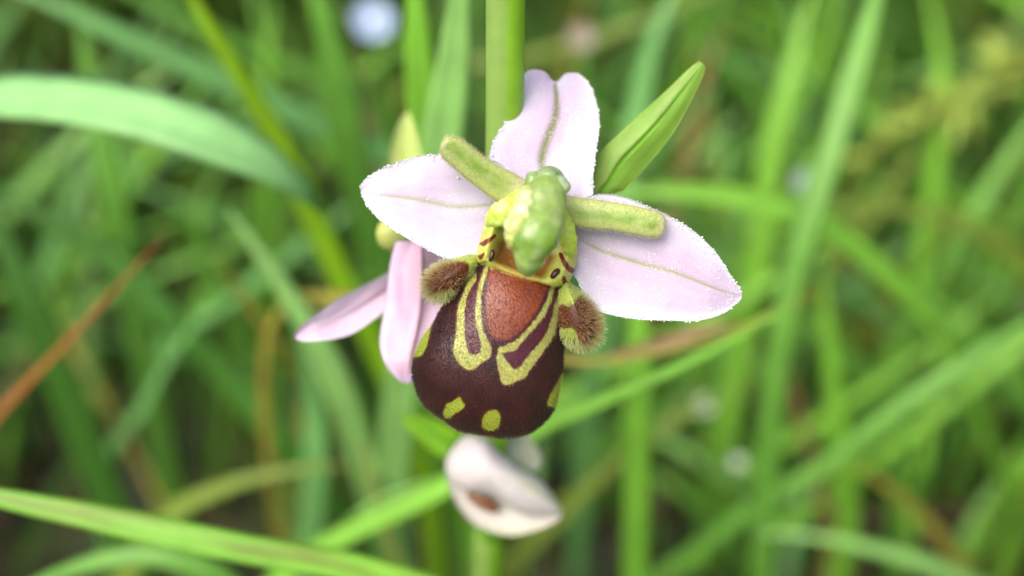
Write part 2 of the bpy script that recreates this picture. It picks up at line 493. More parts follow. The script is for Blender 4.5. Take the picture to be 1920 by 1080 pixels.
def fill_grass():
    """the meadow behind: nobody could count it"""
    Vs, Fs, Cs, Us, off = [], [], [], [], 0
    pal = [GREENS[k] for k in ('fresh', 'mid', 'deep', 'blue', 'mid', 'olive', 'fresh', 'pale')]
    tries = 0
    want = 17000
    made = 0
    n, m = 8, 3
    q = grid_faces(n, m)
    while made < want and tries < 120000:
        tries += 1
        near = RNG.random() < 0.6
        if near:
            x = RNG.uniform(-0.24, 0.26); y = RNG.uniform(-0.02, 0.42)
        else:
            x = RNG.uniform(-0.6, 0.6); y = RNG.uniform(-0.25, 0.9)
        h = RNG.uniform(0.05, 0.2)
        # sparse, shorter growth to the left and low in front where soil shows dark
        if x < -0.02 and y < 0.24:
            if RNG.random() < 0.86: continue
            h *= 0.7
        if abs(x - 0.06) < 0.06 and y < 0.22:
            if RNG.random() < 0.72: continue
            h *= 0.7
        az = RNG.uniform(0, 2 * math.pi)
        lean = abs(RNG.normal(0, 0.45)) + 0.08
        d = np.array([math.cos(az), math.sin(az), 0])
        s = np.linspace(0, 1, n)[:, None]
        c = np.array([x, y, -0.002]) + d * (lean * h * s ** 1.7 * 1.3) + np.array([0, 0, 1]) * (h * (s - 0.32 * lean * s ** 2.6))
        rel = c - CAM
        dep = rel @ FWD
        uu = np.abs(rel @ RGT) / np.maximum(dep, 1e-4); vv = np.abs(rel @ UPV) / np.maximum(dep, 1e-4)
        inview = (dep > 0) & (uu < 0.52) & (vv < 0.32)
        if np.any(inview & (dep < (0.235 if x > -0.02 else 0.225))): continue
        if np.any(np.linalg.norm(rel, axis=1) < 0.07): continue
        w = RNG.uniform(0.0012, 0.0036) * np.minimum(1, ((1 - s) / 0.45)) ** 0.8 + 2e-5
        T = np.gradient(c, axis=0); T /= np.linalg.norm(T, axis=1)[:, None]
        a2 = az + math.pi / 2 + RNG.normal(0, 0.5)
        W = np.tile(np.array([math.cos(a2), math.sin(a2), 0]), (n, 1))
        W -= T * np.sum(W * T, 1)[:, None]; W /= np.linalg.norm(W, axis=1)[:, None]
        Nn = np.cross(T, W)
        V = np.stack([c - W * w / 2 + Nn * w * 0.12, c, c + W * w / 2 + Nn * w * 0.12], 1).reshape(-1, 3)
        k = RNG.random()
        col = pal[RNG.integers(len(pal))] * (0.22 + 1.15 * RNG.random() ** 1.6) * (1.3 if x > 0.03 else 0.75)  # side factor paints light into blade colour: right lightened, left dimmed like shade
        if k < 0.045: col = lin(140, 126, 84) * RNG.uniform(0.4, 0.9)
        elif k < 0.10: col = GREENS['straw'] * RNG.uniform(0.6, 1)
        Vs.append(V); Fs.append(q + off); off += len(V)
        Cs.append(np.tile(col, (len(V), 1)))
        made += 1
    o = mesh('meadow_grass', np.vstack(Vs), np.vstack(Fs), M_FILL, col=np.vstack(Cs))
    o['kind'] = 'stuff'; o['label'] = 'dense green meadow grass blurred behind the orchid'; o['category'] = 'grass'


fill_grass()


def litter():
    """short dead thatch lying on the soil"""
    Vs, Fs, Cs, off = [], [], [], 0
    q = np.array([[0, 1, 2, 3]])
    for k in range(2600):
        x, y = RNG.uniform(-0.35, 0.4), RNG.uniform(-0.05, 0.6)
        a = RNG.uniform(0, 6.28); l = RNG.uniform(0.01, 0.045); w = RNG.uniform(0.001, 0.003)
        d = np.array([math.cos(a), math.sin(a), RNG.normal(0, 0.25)]); e = np.array([-math.sin(a), math.cos(a), RNG.normal(0, .3)])
        c = np.array([x, y, 0.006 + RNG.random() * 0.012])
        V = np.array([c - d * l / 2 - e * w / 2, c + d * l / 2 - e * w / 4, c + d * l / 2 + e * w / 4, c - d * l / 2 + e * w / 2])
        Vs.append(V); Fs.append(q + off); off += 4
        col = [lin(92, 78, 56), lin(78, 58, 38), lin(50, 74, 32), lin(84, 92, 80)][RNG.integers(4)]
        Cs.append(np.tile(col * RNG.uniform(0.6, 1.2), (4, 1)))
    o = mesh('leaf_litter', np.vstack(Vs), np.vstack(Fs), M_FILL, col=np.vstack(Cs))
    o['kind'] = 'stuff'; o['label'] = 'dead grass thatch lying on the dark soil'; o['category'] = 'litter'


litter()


# ------------------------------------------------------------------ small meadow flowers
def small_flower(label, u, v, d, r, colr, npet=5, center=None, group=None):
    c = P(np.array(float(u)), np.array(float(v)), np.array(d / 1000))
    base = np.array([c[0] + 0.004, c[1] + 0.012, 0.0])
    root = empty('meadow_flower', base)
    tag(root, label, 'flower', group)
    path = cr([base, base * 0.5 + c * 0.5 + np.array([0.003, 0, 0]), c], 14)
    tube('stalk', path, np.full(14, 0.0006), M_STEM, root, GREENS['mid'], ns=6)
    nrm = CAM - c; nrm /= np.linalg.norm(nrm); nrm = nrm + np.array([0.2, 0, 0.5]); nrm /= np.linalg.norm(nrm)
    a = np.cross(nrm, [1, 0, 0]); a /= np.linalg.norm(a); b = np.cross(nrm, a)
    for k in range(npet):
        th = 2 * math.pi * k / npet + 0.3
        ax = a * math.cos(th) + b * math.sin(th); sd = np.cross(nrm, ax)
        s = np.linspace(0.08, 1, 8); t = np.linspace(-1, 1, 7)
        S, T = np.meshgrid(s, t, indexing='ij')
        wd = r * 0.62 * np.sqrt(np.clip(1 - (2 * S - 1.12) ** 2, 0.02, 1))
        V = c + ax * (S * r)[..., None] + sd * (T * wd)[..., None] + nrm * ((0.25 * r * S ** 2 + 0.1 * r * T ** 2))[..., None]
        mesh('petal', V.reshape(-1, 3), grid_faces(8, 7), M_SEPAL, root, col=colr)
    if center is not None:
        V, F = ball(c + nrm * r * 0.12, r * 0.2, 10)
        mesh('flower_eye', V, F, M_FLESH, root, col=center)


def ball(c, r, n=8, sc=(1, 1, 1)):
    th = np.linspace(0.05, math.pi - 0.05, n); ph = np.linspace(0, 2 * math.pi, n * 2, endpoint=False)
    A, B = np.meshgrid(th, ph, indexing='ij')
    V = np.stack([np.sin(A) * np.cos(B) * sc[0], np.sin(A) * np.sin(B) * sc[1], np.cos(A) * sc[2]], -1).reshape(-1, 3) * r + c
    F = grid_faces(n, n * 2, wrap=True).tolist()
    F.append(list(range(n * 2))); F.append([(n - 1) * n * 2 + k for k in range(n * 2)][::-1])
    return V, F


def tube(name, path, rad, mat, parent, colr, ns=16, flat=1.0, nhint=None, cap=True, colfn=None, lump=0.0, build=True):
    path = np.asarray(path, float); n = len(path)
    T = np.gradient(path, axis=0); T /= np.linalg.norm(T, axis=1)[:, None]
    nh = np.array(nhint if nhint is not None else [0.3, -1, 0.2], float)
    W = np.cross(T, nh); W /= np.linalg.norm(W, axis=1)[:, None]
    Nn = np.cross(W, T)
    a = np.linspace(0, 2 * math.pi, ns, endpoint=False)
    rr = np.asarray(rad)[:, None] * np.ones(ns)[None]
    if lump:
        rr = rr * (1 + lump * np.array([[mnoise.noise(Vector((i * 0.23, math.cos(b) * 1.3, math.sin(b) * 1.3))) for b in a] for i in range(n)]))
    V = path[:, None] + W[:, None] * (np.cos(a)[None] * rr)[..., None] + Nn[:, None] * (np.sin(a)[None] * rr * flat)[..., None]
    F = grid_faces(n, ns, wrap=True).tolist()
    if cap:
        F.append(list(range(ns))[::-1]); F.append([(n - 1) * ns + k for k in range(ns)])
    s = np.repeat(np.linspace(0, 1, n), ns); ang = np.tile(a, n)
    c = colfn(s, ang) if colfn else np.tile(colr, (n * ns, 1))
    uv = np.stack([np.cos(ang), s * 6], 1)
    if not build: return V.reshape(-1, 3), F, c
    o = mesh(name, V.reshape(-1, 3), F, mat, parent, col=c, uv=uv)
    return o


small_flower('small pale blue flower blurred beside the bright upright blade', 697, 40, 190, 0.0036, lin(176, 200, 236), 5, lin(235, 235, 220))
small_flower('tiny white flower beside the upright blade below the largest sepal', 1318, 762, 196, 0.0016, lin(205, 215, 205), 5)
small_flower('tiny white flower low by the foot of the tall upright blade', 1382, 868, 196, 0.0013, lin(205, 212, 205), 4)
small_flower('tiny grey-white flower above the arching blade behind the bract', 1506, 342, 205, 0.0018, lin(170, 190, 190), 5)
small_flower('small dull mauve flower behind the tip of the top sepal', 1088, 72, 215, 0.0026, lin(165, 150, 140), 5)


def seed_head():
    c = P(np.array(1790.), np.array(190.), np.array(0.225))
    base = np.array([c[0] - 0.01, c[1] + 0.03, 0])
    root = empty('grass_seed_head', base)
    tag(root, 'fluffy yellowish grass seed head blurred among the green blades', 'seed head')
    top = c + np.array([0.018, 0.0, 0.012]); low = c + np.array([-0.016, 0, -0.014])
    tube('stalk', cr([base, (base + low) / 2 + [0.004, 0, 0], low, c, top], 30), np.linspace(0.0009, 0.0004, 30), M_STEM, root, GREENS['straw'] * 0.8, ns=6)
    for k in range(46):
        t = random.random()
        p = low * (1 - t) + top * t
        d = np.array([random.gauss(0, 1), random.gauss(0, .5), random.gauss(0.3, 1)]); d /= np.linalg.norm(d)
        l = random.uniform(0.006, 0.012)
        pts = cr([p, p + d * l * 0.5, p + d * l + np.array([0, 0, -0.001])], 6)
        tube('spikelet', pts, np.array([.3, .8, 1, .9, .6, .1]) * 0.0011, M_FLESH, root, lin(160, 184, 84) * random.uniform(0.7, 1.1), ns=6)


seed_head()


# ------------------------------------------------------------------ the orchid
Y_STEM = TARGET[1] + 0.0125


def stem_depth(v, y):
    return (y - CAM[1]) / (math.cos(PITCH) + math.sin(PITCH) * (540 - v) / FPX)


def stem_pt(u, v, y=Y_STEM):
    return P(np.array(float(u)), np.array(float(v)), np.array(stem_depth(v, y)))


STEM = [stem_pt(950, -90), stem_pt(948, 0), stem_pt(945, 290), stem_pt(934, 600), stem_pt(920, 900), stem_pt(913, 1080)]
foot = STEM[-1] + (STEM[-1] - STEM[-2]) * 0.2
foot = np.array([foot[0] - 0.004, foot[1] + 0.004, 0.0])
orchid = empty('bee_orchid', foot)
tag(orchid, 'bee orchid with pink sepals and dark velvety lip on a green stem', 'orchid')
top1 = STEM[0] + np.array([0.0005, 0.001, 0.018])


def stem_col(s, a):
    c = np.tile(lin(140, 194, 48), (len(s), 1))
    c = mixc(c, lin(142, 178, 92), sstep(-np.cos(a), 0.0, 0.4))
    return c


tube('stem', cr([foot + [0, 0, -0.004]] + [foot * .5 + STEM[-1] * .5] + STEM[::-1] + [top1], 90), np.linspace(0.0017, 0.00142, 90), M_STEM, orchid, None, ns=24, colfn=stem_col)
# a bud at the top of the stem
bud_path = cr([top1 - [0, 0, 0.001], top1 + [0.0, -0.002, 0.004], top1 + [0.001, -0.004, 0.010]], 16)
tube('bud', bud_path, 0.0035 * np.sin(np.linspace(0.35, 3.0, 16)) ** 0.7, M_FLESH, orchid, lin(170, 195, 120), ns=16)


def sepal(name, parent, left, right, dz, colfn, mat=M_SEPAL, cup=0.4, n=70, m=41, thick=0.28, rib=0.12, wav=0.1, seed=0.0, curl=0.0, notch=0.0):
    """left/right edge polylines (px) base->tip; dz: mm offsets along the midline; cup in mm"""
    Lp = resample(cr(left, 120), n); Rp = resample(cr(right, 120), n)
    s = np.linspace(0, 1, n); t = np.linspace(-1, 1, m)
    S, Tt = np.meshgrid(s, t, indexing='ij')
    uv = Lp[:, None] * ((1 - Tt) / 2)[..., None] + Rp[:, None] * ((1 + Tt) / 2)[..., None]
    uv[..., 1] += notch * np.exp(-(Tt / 0.32) ** 2) * S ** 10
    zc = np.interp(S, np.linspace(0, 1, len(dz)), dz)
    halfw = np.linalg.norm(Lp - Rp, axis=1)[:, None] / 2
    sc = np.clip(halfw / halfw.max(), 0, 1)
    z = zc + cup * sc * Tt ** 2 + rib * np.exp(-(Tt / 0.06) ** 2) * sc
    nz = np.array([mnoise.noise(Vector((a * 3 + seed, b * 1.6, seed))) for a, b in zip(S.ravel(), Tt.ravel())]).reshape(S.shape)
    z = z + wav * nz + curl * np.clip(S - 0.75, 0, 1) ** 2 * 16
    # slight irregular rim
    front = P(uv[..., 0], uv[..., 1], D0 + z / 1000)
    tk = thick * (1 - 0.8 * np.abs(Tt) ** 4) * (1 - 0.7 * S ** 6)
    back = P(uv[..., 0], uv[..., 1], D0 + (z + tk) / 1000)
    V = np.vstack([front.reshape(-1, 3), back.reshape(-1, 3)])
    F = grid_faces(n, m).tolist()
    F2 = (grid_faces(n, m, base=n * m)[:, ::-1]).tolist()
    rim = [i * m for i in range(n)] + [(n - 1) * m + j for j in range(1, m)] + [i * m + m - 1 for i in range(n - 2, -1, -1)] + [j for j in range(m - 2, 0, -1)]
    F3 = []
    for a, b in zip(rim, rim[1:] + rim[:1]):
        F3.append([b, a, a + n * m, b + n * m])
    c = colfn(S.ravel(), Tt.ravel(), uv.reshape(-1, 2))
    o = mesh(name, V, F + F2 + F3, mat, parent, col=np.vstack([c, c]))
    return o, uv, z


def beads(name, parent, uv, z, count, rmin, rmax, edge=0.9, colr=(0.93, 0.93, 0.96), smin=0.1, inner=0.15):
    """little glistening papillae along the sepal margin"""
    n, m = z.shape
    Vs, Fs, off = [], [], 0
    for k in range(count):
        i = random.uniform(smin, 1) * (n - 1)
        if random.random() > inner:
            j = (m - 1) * (0.5 + 0.5 * random.choice((-1, 1)) * random.uniform(edge, 1.0))
        else:
            j = random.uniform(0, m - 1)
        i0 = int(min(i, n - 1)); j0 = int(round(min(max(j, 0), m - 1)))
        p = uv[i0, j0] + np.array([random.gauss(0, 1.0), random.gauss(0, 1.0)])
        r = (rmin + (rmax - rmin) * random.random() ** 2.2) / 1000
        c = P(p[0], p[1], np.array(D0 + z[i0, j0] / 1000 - r * 0.6))
        V, F = ball(c, r, 5)
        Vs.append(V); Fs += [[a + off for a in f] for f in F]; off += len(V)
    o = mesh(name, np.vstack(Vs), Fs, M_DEW, parent, col=np.array(colr))
    o['kind'] = 'stuff'
    return o


def sepal_color(base, pink, green, white, rib_from=0.0, rib_to=1.0, ribw=0.05, seed=0.0, ribc=None, whiteedge=0.5):
    def f(S, T, uv):
        c = np.tile(base, (len(S), 1))
        n1 = vnoise(np.c_[S * 2.2, T * 1.2], 1.3, seed)
        c = mixc(c, pink, np.clip(0.45 + 1.1 * n1, 0, 1) * np.clip(1 - 0.7 * np.abs(T), 0, 1))
        c = mixc(c, white, sstep(np.abs(T), 0.62, 1.0) * whiteedge)
        n2 = vnoise(np.c_[S * 5, T * 5], 1.0, seed + 4)
        for off in (-0.62, -0.33, 0.3, 0.6):
            tt = off * (1 - 0.55 * S ** 2) + 0.03 * n1
            c = mixc(c, c * np.array([0.9, 0.93, 0.88]), np.exp(-((T - tt) / 0.035) ** 2) * 0.7 * sstep(S, 0.05, 0.3) * (1 - sstep(S, 0.75, 0.95)))
        c = c * (1 + 0.05 * n2)[:, None]
        w = ribw * (0.6 + 0.8 * np.sin(np.clip((S - rib_from) / (rib_to - rib_from + 1e-6), 0, 1) * math.pi))
        c = mixc(c, green, np.exp(-(T / w) ** 2) * sstep(S, rib_from, rib_from + 0.15) * (1 - sstep(S, rib_to, rib_to + 0.02)) * (ribc or 0.75))
        return c
    return f


PINK_BASE, PINK, PWHITE = lin(210, 205, 227), lin(208, 178, 218), lin(220, 221, 233)
RIB = lin(160, 170, 112)

fl = empty('flower', P(np.array(1000.), np.array(430.), np.array(D0 + 0.004)), orchid)
fl['label'] = 'open flower facing out with dark velvety lip and three pink sepals'

# dorsal sepal
o, uvd, zd = sepal('sepal', fl,
      [(975, 372), (945, 340), (919, 300), (922, 272), (938, 242), (958, 215), (969, 188), (973, 165), (976, 150), (986, 137), (998, 130)],
      [(1066, 388), (1108, 372), (1112, 330), (1118, 280), (1121, 262), (1124, 228), (1119, 195), (1112, 172), (1103, 154), (1094, 145), (1084, 137)],
      [2.2, 2.6, 3.2, 4.0, 5.0, 6.4], sepal_color(PINK_BASE, PINK, lin(112, 126, 66), PWHITE, 0.2, 0.92, 0.075, 1.0, ribc=0.95), cup=-0.35, wav=0.35, seed=1.0, rib=0.08, notch=20)
beads('margin_papillae', fl, uvd, zd, 360, 0.025, 0.1, edge=0.93, smin=0.2, inner=0.05)
# left lateral sepal
o, uvl, zl = sepal('sepal', fl,
      [(985, 345), (935, 305), (880, 292), (810, 289), (765, 298), (722, 314), (692, 330), (678, 346), (676, 358)],
      [(985, 430), (925, 462), (880, 482), (840, 485), (800, 468), (755, 442), (715, 415), (690, 388), (677, 364)],
      [3.2, 2.6, 2.2, 2.0, 2.4, 3.2], sepal_color(PINK_BASE, PINK, RIB, PWHITE, 0.1, 0.97, 0.035, 5.0), cup=-0.35, wav=0.25, seed=5.0, rib=0.06)
beads('margin_papillae', fl, uvl, zl, 420, 0.025, 0.09, edge=0.92, smin=0.25, inner=0.05)
# right lateral sepal
o, uvr, zr = sepal('sepal', fl,
      [(1040, 392), (1085, 375), (1122, 364), (1165, 368), (1228, 392), (1290, 425), (1338, 468), (1368, 512), (1386, 540), (1391, 552)],
      [(1040, 500), (1078, 520), (1096, 560), (1118, 582), (1180, 597), (1250, 601), (1310, 601), (1356, 588), (1382, 568), (1391, 556)],
      [2.6, 2.0, 1.4, 1.1, 1.2, 1.8], sepal_color(lin(206, 198, 222), lin(206, 184, 214), lin(150, 164, 104), PWHITE, 0.05, 0.985, 0.03, 9.0, whiteedge=0.8, ribc=0.85), cup=-0.3, wav=0.2, seed=9.0, rib=0.08)
beads('margin_papillae', fl, uvr, zr, 750, 0.025, 0.085, edge=0.86, smin=0.15, inner=0.12)


# lip ---------------------------------------------------------------
LIP = [(893, 492), (893, 501), (869, 523), (849, 547), (828, 577), (812, 606), (797, 626), (785, 647), (777, 668), (773, 692), (776, 718), (784, 740),
       (796, 760), (812, 774), (828, 784), (841, 794), (858, 805), (880, 811), (906, 815), (926, 819), (948, 820), (972, 818), (992, 812), (1009, 801),
       (1027, 784), (1040, 764), (1046, 744), (1051, 722), (1055, 694), (1056, 665), (1057, 640), (1060, 606), (1062, 575), (1058, 548), (1050, 528),
       (1035, 510), (1000, 488), (960, 478), (920, 480)]
U_L_OUT = [(893, 510), (882, 518), (873, 538), (865, 560), (858, 578), (856, 606), (854, 630), (850, 655), (854, 670), (865, 685), (880, 694), (893, 689),
           (904, 679), (917, 671), (922, 659), (918, 642), (908, 622), (903, 602), (902, 578), (903, 556), (906, 534), (913, 514), (915, 497), (909, 500), (905, 512), (898, 526), (895, 530), (893, 525)]
U_L_IN = [(896, 520), (888, 532), (880, 545), (874, 566), (871, 590), (871, 626), (873, 644), (878, 659), (889, 665), (900, 661), (902, 648), (898, 626), (892, 604), (892, 578), (895, 556), (899, 529), (904, 512)]
U_R_OUT = [(1041, 524), (1031, 542), (1026, 560), (1013, 584), (998, 606), (976, 630), (954, 645), (937, 650), (934, 658), (931, 668), (934, 690), (938, 707), (942, 719), (952, 721),
           (970, 714), (987, 705), (993, 694), (1003, 681), (1024, 652), (1036, 634), (1041, 622), (1045, 599), (1049, 573), (1055, 551), (1050, 540)]
U_R_IN = [(1044, 536), (1037, 549), (1031, 569), (1020, 593), (1000, 617), (978, 641), (970, 652), (961, 658), (945, 661), (942, 665), (950, 676), (959, 688), (966, 693), (976, 687), (985, 674), (1011, 644), (1026, 620), (1035, 595), (1040, 571), (1047, 552), (1052, 542)]
SPEC = [(919, 492), (914, 534), (909, 562), (909, 591), (914, 616), (923, 632), (935, 637), (952, 637), (970, 627), (993, 604), (1010, 578), (1021, 556), (1030, 538), (1036, 520), (1000, 490), (960, 480)]
SPOTS = [[(861, 744), (866, 752), (871, 762), (856, 773), (840, 783), (831, 777), (834, 766), (838, 757), (850, 752)],
         [(926, 768), (934, 771), (938, 780), (937, 792), (932, 803), (919, 807), (907, 802), (904, 792), (907, 780), (914, 772)],
         [(1060, 690), (1060, 742), (1045, 762), (1028, 760), (1027, 752), (1031, 740), (1040, 724), (1046, 714)],
         [(830, 570), (812, 604), (806, 628), (800, 650), (791, 665), (777, 668), (760, 668), (790, 600), (815, 570)]]


def smooth_poly(p, n=3):
    return cr(p, len(p) * n, closed=True)


def dome(outline, center, H, Hb, p=2.2, rings=110, nang=480, tilt=(0, 0), z0=0.0, open_back=False, ex=0.5):
    B = resample(smooth_poly(outline, 6), nang, closed=True)
    c = np.array(center, float)
    k = np.linspace(0, 1, rings)
    r = np.sin(k * math.pi / 2) ** 0.95
    r[0] = 0.004
    uv = c + r[:, None, None] * (B - c)[None]
    zf = -H * (1 - r ** p) ** ex
    size = np.abs(B - c).max()
    z = z0 + zf[:, None] + ((uv - c) / size) @ np.array(tilt, float)
    front = P(uv[..., 0], uv[..., 1], D0 + z / 1000)
    rb = r[::-4][1:]
    if rb[-1] > 0.01: rb = np.r_[rb, 0.004]
    uvb = c + rb[:, None, None] * (B - c)[None]
    zb = z0 + (Hb * (1 - rb ** 2) ** 0.5)[:, None] + ((uvb - c) / size) @ np.array(tilt, float)
    back = P(uvb[..., 0], uvb[..., 1], D0 + zb / 1000)
    V = np.vstack([front.reshape(-1, 3), back.reshape(-1, 3)])
    F = grid_faces(rings + len(rb), nang, wrap=True)[:, ::-1].tolist()
    UV = np.vstack([uv.reshape(-1, 2), uvb.reshape(-1, 2)])
    return V, F, UV, uv, z


def normals_of(uv, z):
    """camera-facing normals of a dome front (world)"""
    W = P(uv[..., 0], uv[..., 1], D0 + z / 1000)
    a = np.gradient(W, axis=0); b = np.roll(W, -1, axis=1) - np.roll(W, 1, axis=1)
    n = np.cross(a, b); n /= np.linalg.norm(n, axis=-1)[..., None] + 1e-12
    f = np.sum(n * (W - CAM), -1) > 0
    n[f] *= -1
    return W, n


YEL, BODY, PURP, SPC = lin(160, 164, 88), lin(40, 13, 13), lin(76, 28, 40), lin(122, 54, 20)


def lip_color(UV):
    nz = vnoise(UV, 0.035, 2.0); n2 = vnoise(UV, 0.12, 7.0)
    UVw = UV + np.c_[n2, vnoise(UV, 0.12, 11.0)] * 1.3
    c = np.tile(BODY, (len(UV), 1))
    c = mixc(c, lin(58, 21, 18), np.clip(0.4 + nz, 0, 1) * 0.7)
    sp = sdist(UVw, smooth_poly(SPEC))
    rimdark = lin(52, 16, 26)
    c = mixc(c, rimdark, sstep(sp, -12, -4))
    spcol = np.tile(SPC, (len(UV), 1))
    spcol = mixc(spcol, lin(122, 60, 42), sstep(960 - UV[:, 0], -10, 45) * 0.8)
    spcol = spcol * (1 + 0.15 * nz)[:, None]
    c = mixc(c, 0, np.zeros(len(UV)))
    m = sstep(sp, -3, 5)
    c = c * (1 - m[:, None]) + spcol * m[:, None]
    for out, inn in ((U_L_OUT, U_L_IN), (U_R_OUT, U_R_IN)):
        so = sdist(UVw, smooth_poly(out)); si = sdist(UVw, smooth_poly(inn))
        c = mixc(c, lin(84, 22, 30), sstep(so, -5, -1) * 0.7)
        ycol = np.tile(YEL, (len(UV), 1)) * (1 + 0.08 * n2)[:, None]
        m = sstep(so, -1.8, 2.2)
        c = c * (1 - m[:, None]) + ycol * m[:, None]
        c = mixc(c, PURP, sstep(si, -1.8, 2.2))
    for k, sp_ in enumerate(SPOTS):
        so = sdist(UVw, smooth_poly(sp_))
        c = mixc(c, lin(90, 40, 20), sstep(so, -5, -1) * 0.6)
        c = mixc(c, lin(146, 162, 50), sstep(so, -1.2, 1.2))
    return c


V, F, UV, uvf, zf = dome(LIP, (925, 655), 3.6, 2.0, p=2.3, z0=2.9, tilt=(0.0, 0.6))
lip_geo = (V, F, UV)
LIP_LABEL = 'dark maroon velvety lip with yellow loops and an orange-brown patch'


def hair_mesh(name, parent, roots, dirs, lens, rads, c0, c1, mat=M_HAIR, ns=3, bend=0.25):
    n = len(roots)
    dirs = dirs / (np.linalg.norm(dirs, axis=1)[:, None] + 1e-12)
    ref = np.tile([0.31, 0.2, 0.93], (n, 1))
    a = np.cross(dirs, ref); a /= np.linalg.norm(a, axis=1)[:, None]
    b = np.cross(dirs, a)
    ks = np.array([0, 0.55, 1.0])
    bd = RNG.normal(0, bend, (n, 2))
    Vs = []
    for k in ks:
        c = roots + dirs * (lens * k)[:, None] + (a * bd[:, :1] + b * bd[:, 1:]) * (lens * k * k)[:, None]
        r = rads * (1 - 0.75 * k)
        for j in range(ns):
            th = 2 * math.pi * j / ns
            Vs.append(c + a * (r * math.cos(th))[:, None] + b * (r * math.sin(th))[:, None])
    V = np.stack(Vs, 1)  # n, 9, 3
    q = []
    for i in range(2):
        for j in range(ns):
            q.append([i * ns + j, i * ns + (j + 1) % ns, (i + 1) * ns + (j + 1) % ns, (i + 1) * ns + j])
    q = np.array(q)
    F = (q[None] + (np.arange(n) * 3 * ns)[:, None, None]).reshape(-1, 4)
    C = np.stack([c0 + (c1 - c0) * min(1, k * 1.15) for k in ks for j in range(ns)], 1)
    o = mesh(name, V.reshape(-1, 3), F, mat, parent, col=C.reshape(-1, 3))
    o['kind'] = 'stuff'
    return o


def pick(uv, z, cnt, rmin=0.0, rmax=1.0):
    W, Nn = normals_of(uv, z)
    i = (RNG.uniform(rmin, rmax, cnt) ** 0.6 * (uv.shape[0] - 1)).astype(int)
    j = RNG.integers(0, uv.shape[1], cnt)
    return W[i, j], Nn[i, j], uv[i, j], i / (uv.shape[0] - 1)


# velvet nap on the lip, pointing down over the surface
r_, n_, u_, k_ = pick(uvf, zf, 24000, 0.0, 1.0)
d_ = n_ * 0.6 - UPV * 0.7 + RNG.normal(0, 0.25, n_.shape)
cl = lip_color(u_)
keep = np.ones(len(r_), bool)
hair_mesh('velvet_nap', fl, r_, d_, RNG.uniform(0.08, 0.24, len(r_)) / 1000, np.full(len(r_), 0.017) / 1000, cl, np.minimum(1, cl * 1.7 + np.array([0.05, 0.026, 0.03])))
# pale fringe round the lower rim
B = resample(smooth_poly(LIP, 6), 900, closed=True)
sel = B[(B[:, 1] > 735)]
idx = RNG.integers(0, len(sel), 520)
pp = sel[idx] + RNG.normal(0, 0.8, (520, 2))
rt = P(pp[:, 0], pp[:, 1], np.full(520, D0 + 0.0031))
outd = (pp - np.array([925, 655])); outd /= np.linalg.norm(outd, axis=1)[:, None]
dr = outd[:, :1] * RGT - outd[:, 1:] * UPV + RNG.normal(0, 0.35, (520, 3)) + FWD * 0.3
wt = np.exp(-((pp[:, 0] - 850) / 55) ** 2)
hair_mesh('rim_hairs', fl, rt, dr, (0.12 + 0.3 * wt * RNG.random(520)) / 1000, np.full(520, 0.014) / 1000,
          np.tile(lin(150, 140, 70), (520, 1)), np.tile(lin(200, 205, 140), (520, 1)))


# hairy side lobes ---------------------------------------------------
def lobe(outline, center, brown, axis, z0, count, seed, tilt):
    V, F, UV, uv, z = dome(outline, center, 2.3, 1.2, p=2.0, rings=50, nang=160, z0=z0, tilt=tilt, ex=0.5)
    YG, BR = lin(158, 178, 70), lin(84, 36, 18)

    def colr(q):
        s = sdist(q + np.c_[vnoise(q, 0.2, seed), vnoise(q, 0.2, seed + 3)] * 3, smooth_poly(brown))
        return mixc(np.tile(YG, (len(q), 1)), BR, sstep(s, -3, 3)), sstep(s, -3, 2)
    c, _ = colr(UV)
    o = mesh('side_lobe', V, F, M_FLESH, fl, col=c)
    r, n, q, k = pick(uv, z, count)
    c0, m = colr(q)
    outd = q - np.array(center); outd = outd / (np.linalg.norm(outd, axis=1)[:, None] + 1e-6)
    rad = np.linalg.norm(q - np.array(center), axis=1)[:, None] / 40
    d = n * 0.9 + (outd[:, :1] * RGT - outd[:, 1:] * UPV) * 0.5 * rad + (axis[0] * RGT - axis[1] * UPV) * 0.35 + UPV * 0.1 + RNG.normal(0, 0.22, n.shape)
    tipc = mixc(np.tile(lin(226, 228, 170), (len(q), 1)), lin(206, 164, 116), m * 0.85)
    root = mixc(np.tile(lin(176, 192, 100), (len(q), 1)), lin(84, 34, 18), m)
    # hairs are fewer at the bare shoulder of the lobe
    away = ((q - np.array(center)) @ np.array(axis)) / 40
    ln = np.clip(0.44 + 0.42 * away, 0.12, 0.88) * RNG.uniform(0.7, 1.15, len(q))
    hair_mesh('lobe_hairs', fl, r, d, ln / 1000, np.full(len(q), 0.024) / 1000, root, tipc, bend=0.12)


lobe([(899, 482), (880, 478), (858, 484), (835, 493), (815, 506), (803, 522), (800, 538), (806, 552), (820, 561), (838, 562), (856, 550), (876, 530), (895, 506)],
     (838, 524), [(872, 490), (840, 495), (816, 509), (804, 530), (809, 547), (826, 548), (846, 541), (860, 545), (874, 524), (880, 505)], (-0.95, 0.2), 1.9, 1500, 1.0, (0.2, 0.3))
lobe([(1056, 522), (1070, 532), (1086, 546), (1104, 566), (1116, 588), (1122, 612), (1118, 634), (1104, 648), (1086, 652), (1068, 648), (1054, 636), (1048, 612), (1046, 585), (1046, 552)],
     (1088, 602), [(1088, 556), (1105, 572), (1117, 600), (1116, 624), (1099, 644), (1084, 634), (1076, 617), (1050, 614), (1042, 590), (1050, 572), (1070, 572)], (0.9, 0.3), 1.7, 1900, 4.0, (0.2, 0.2))

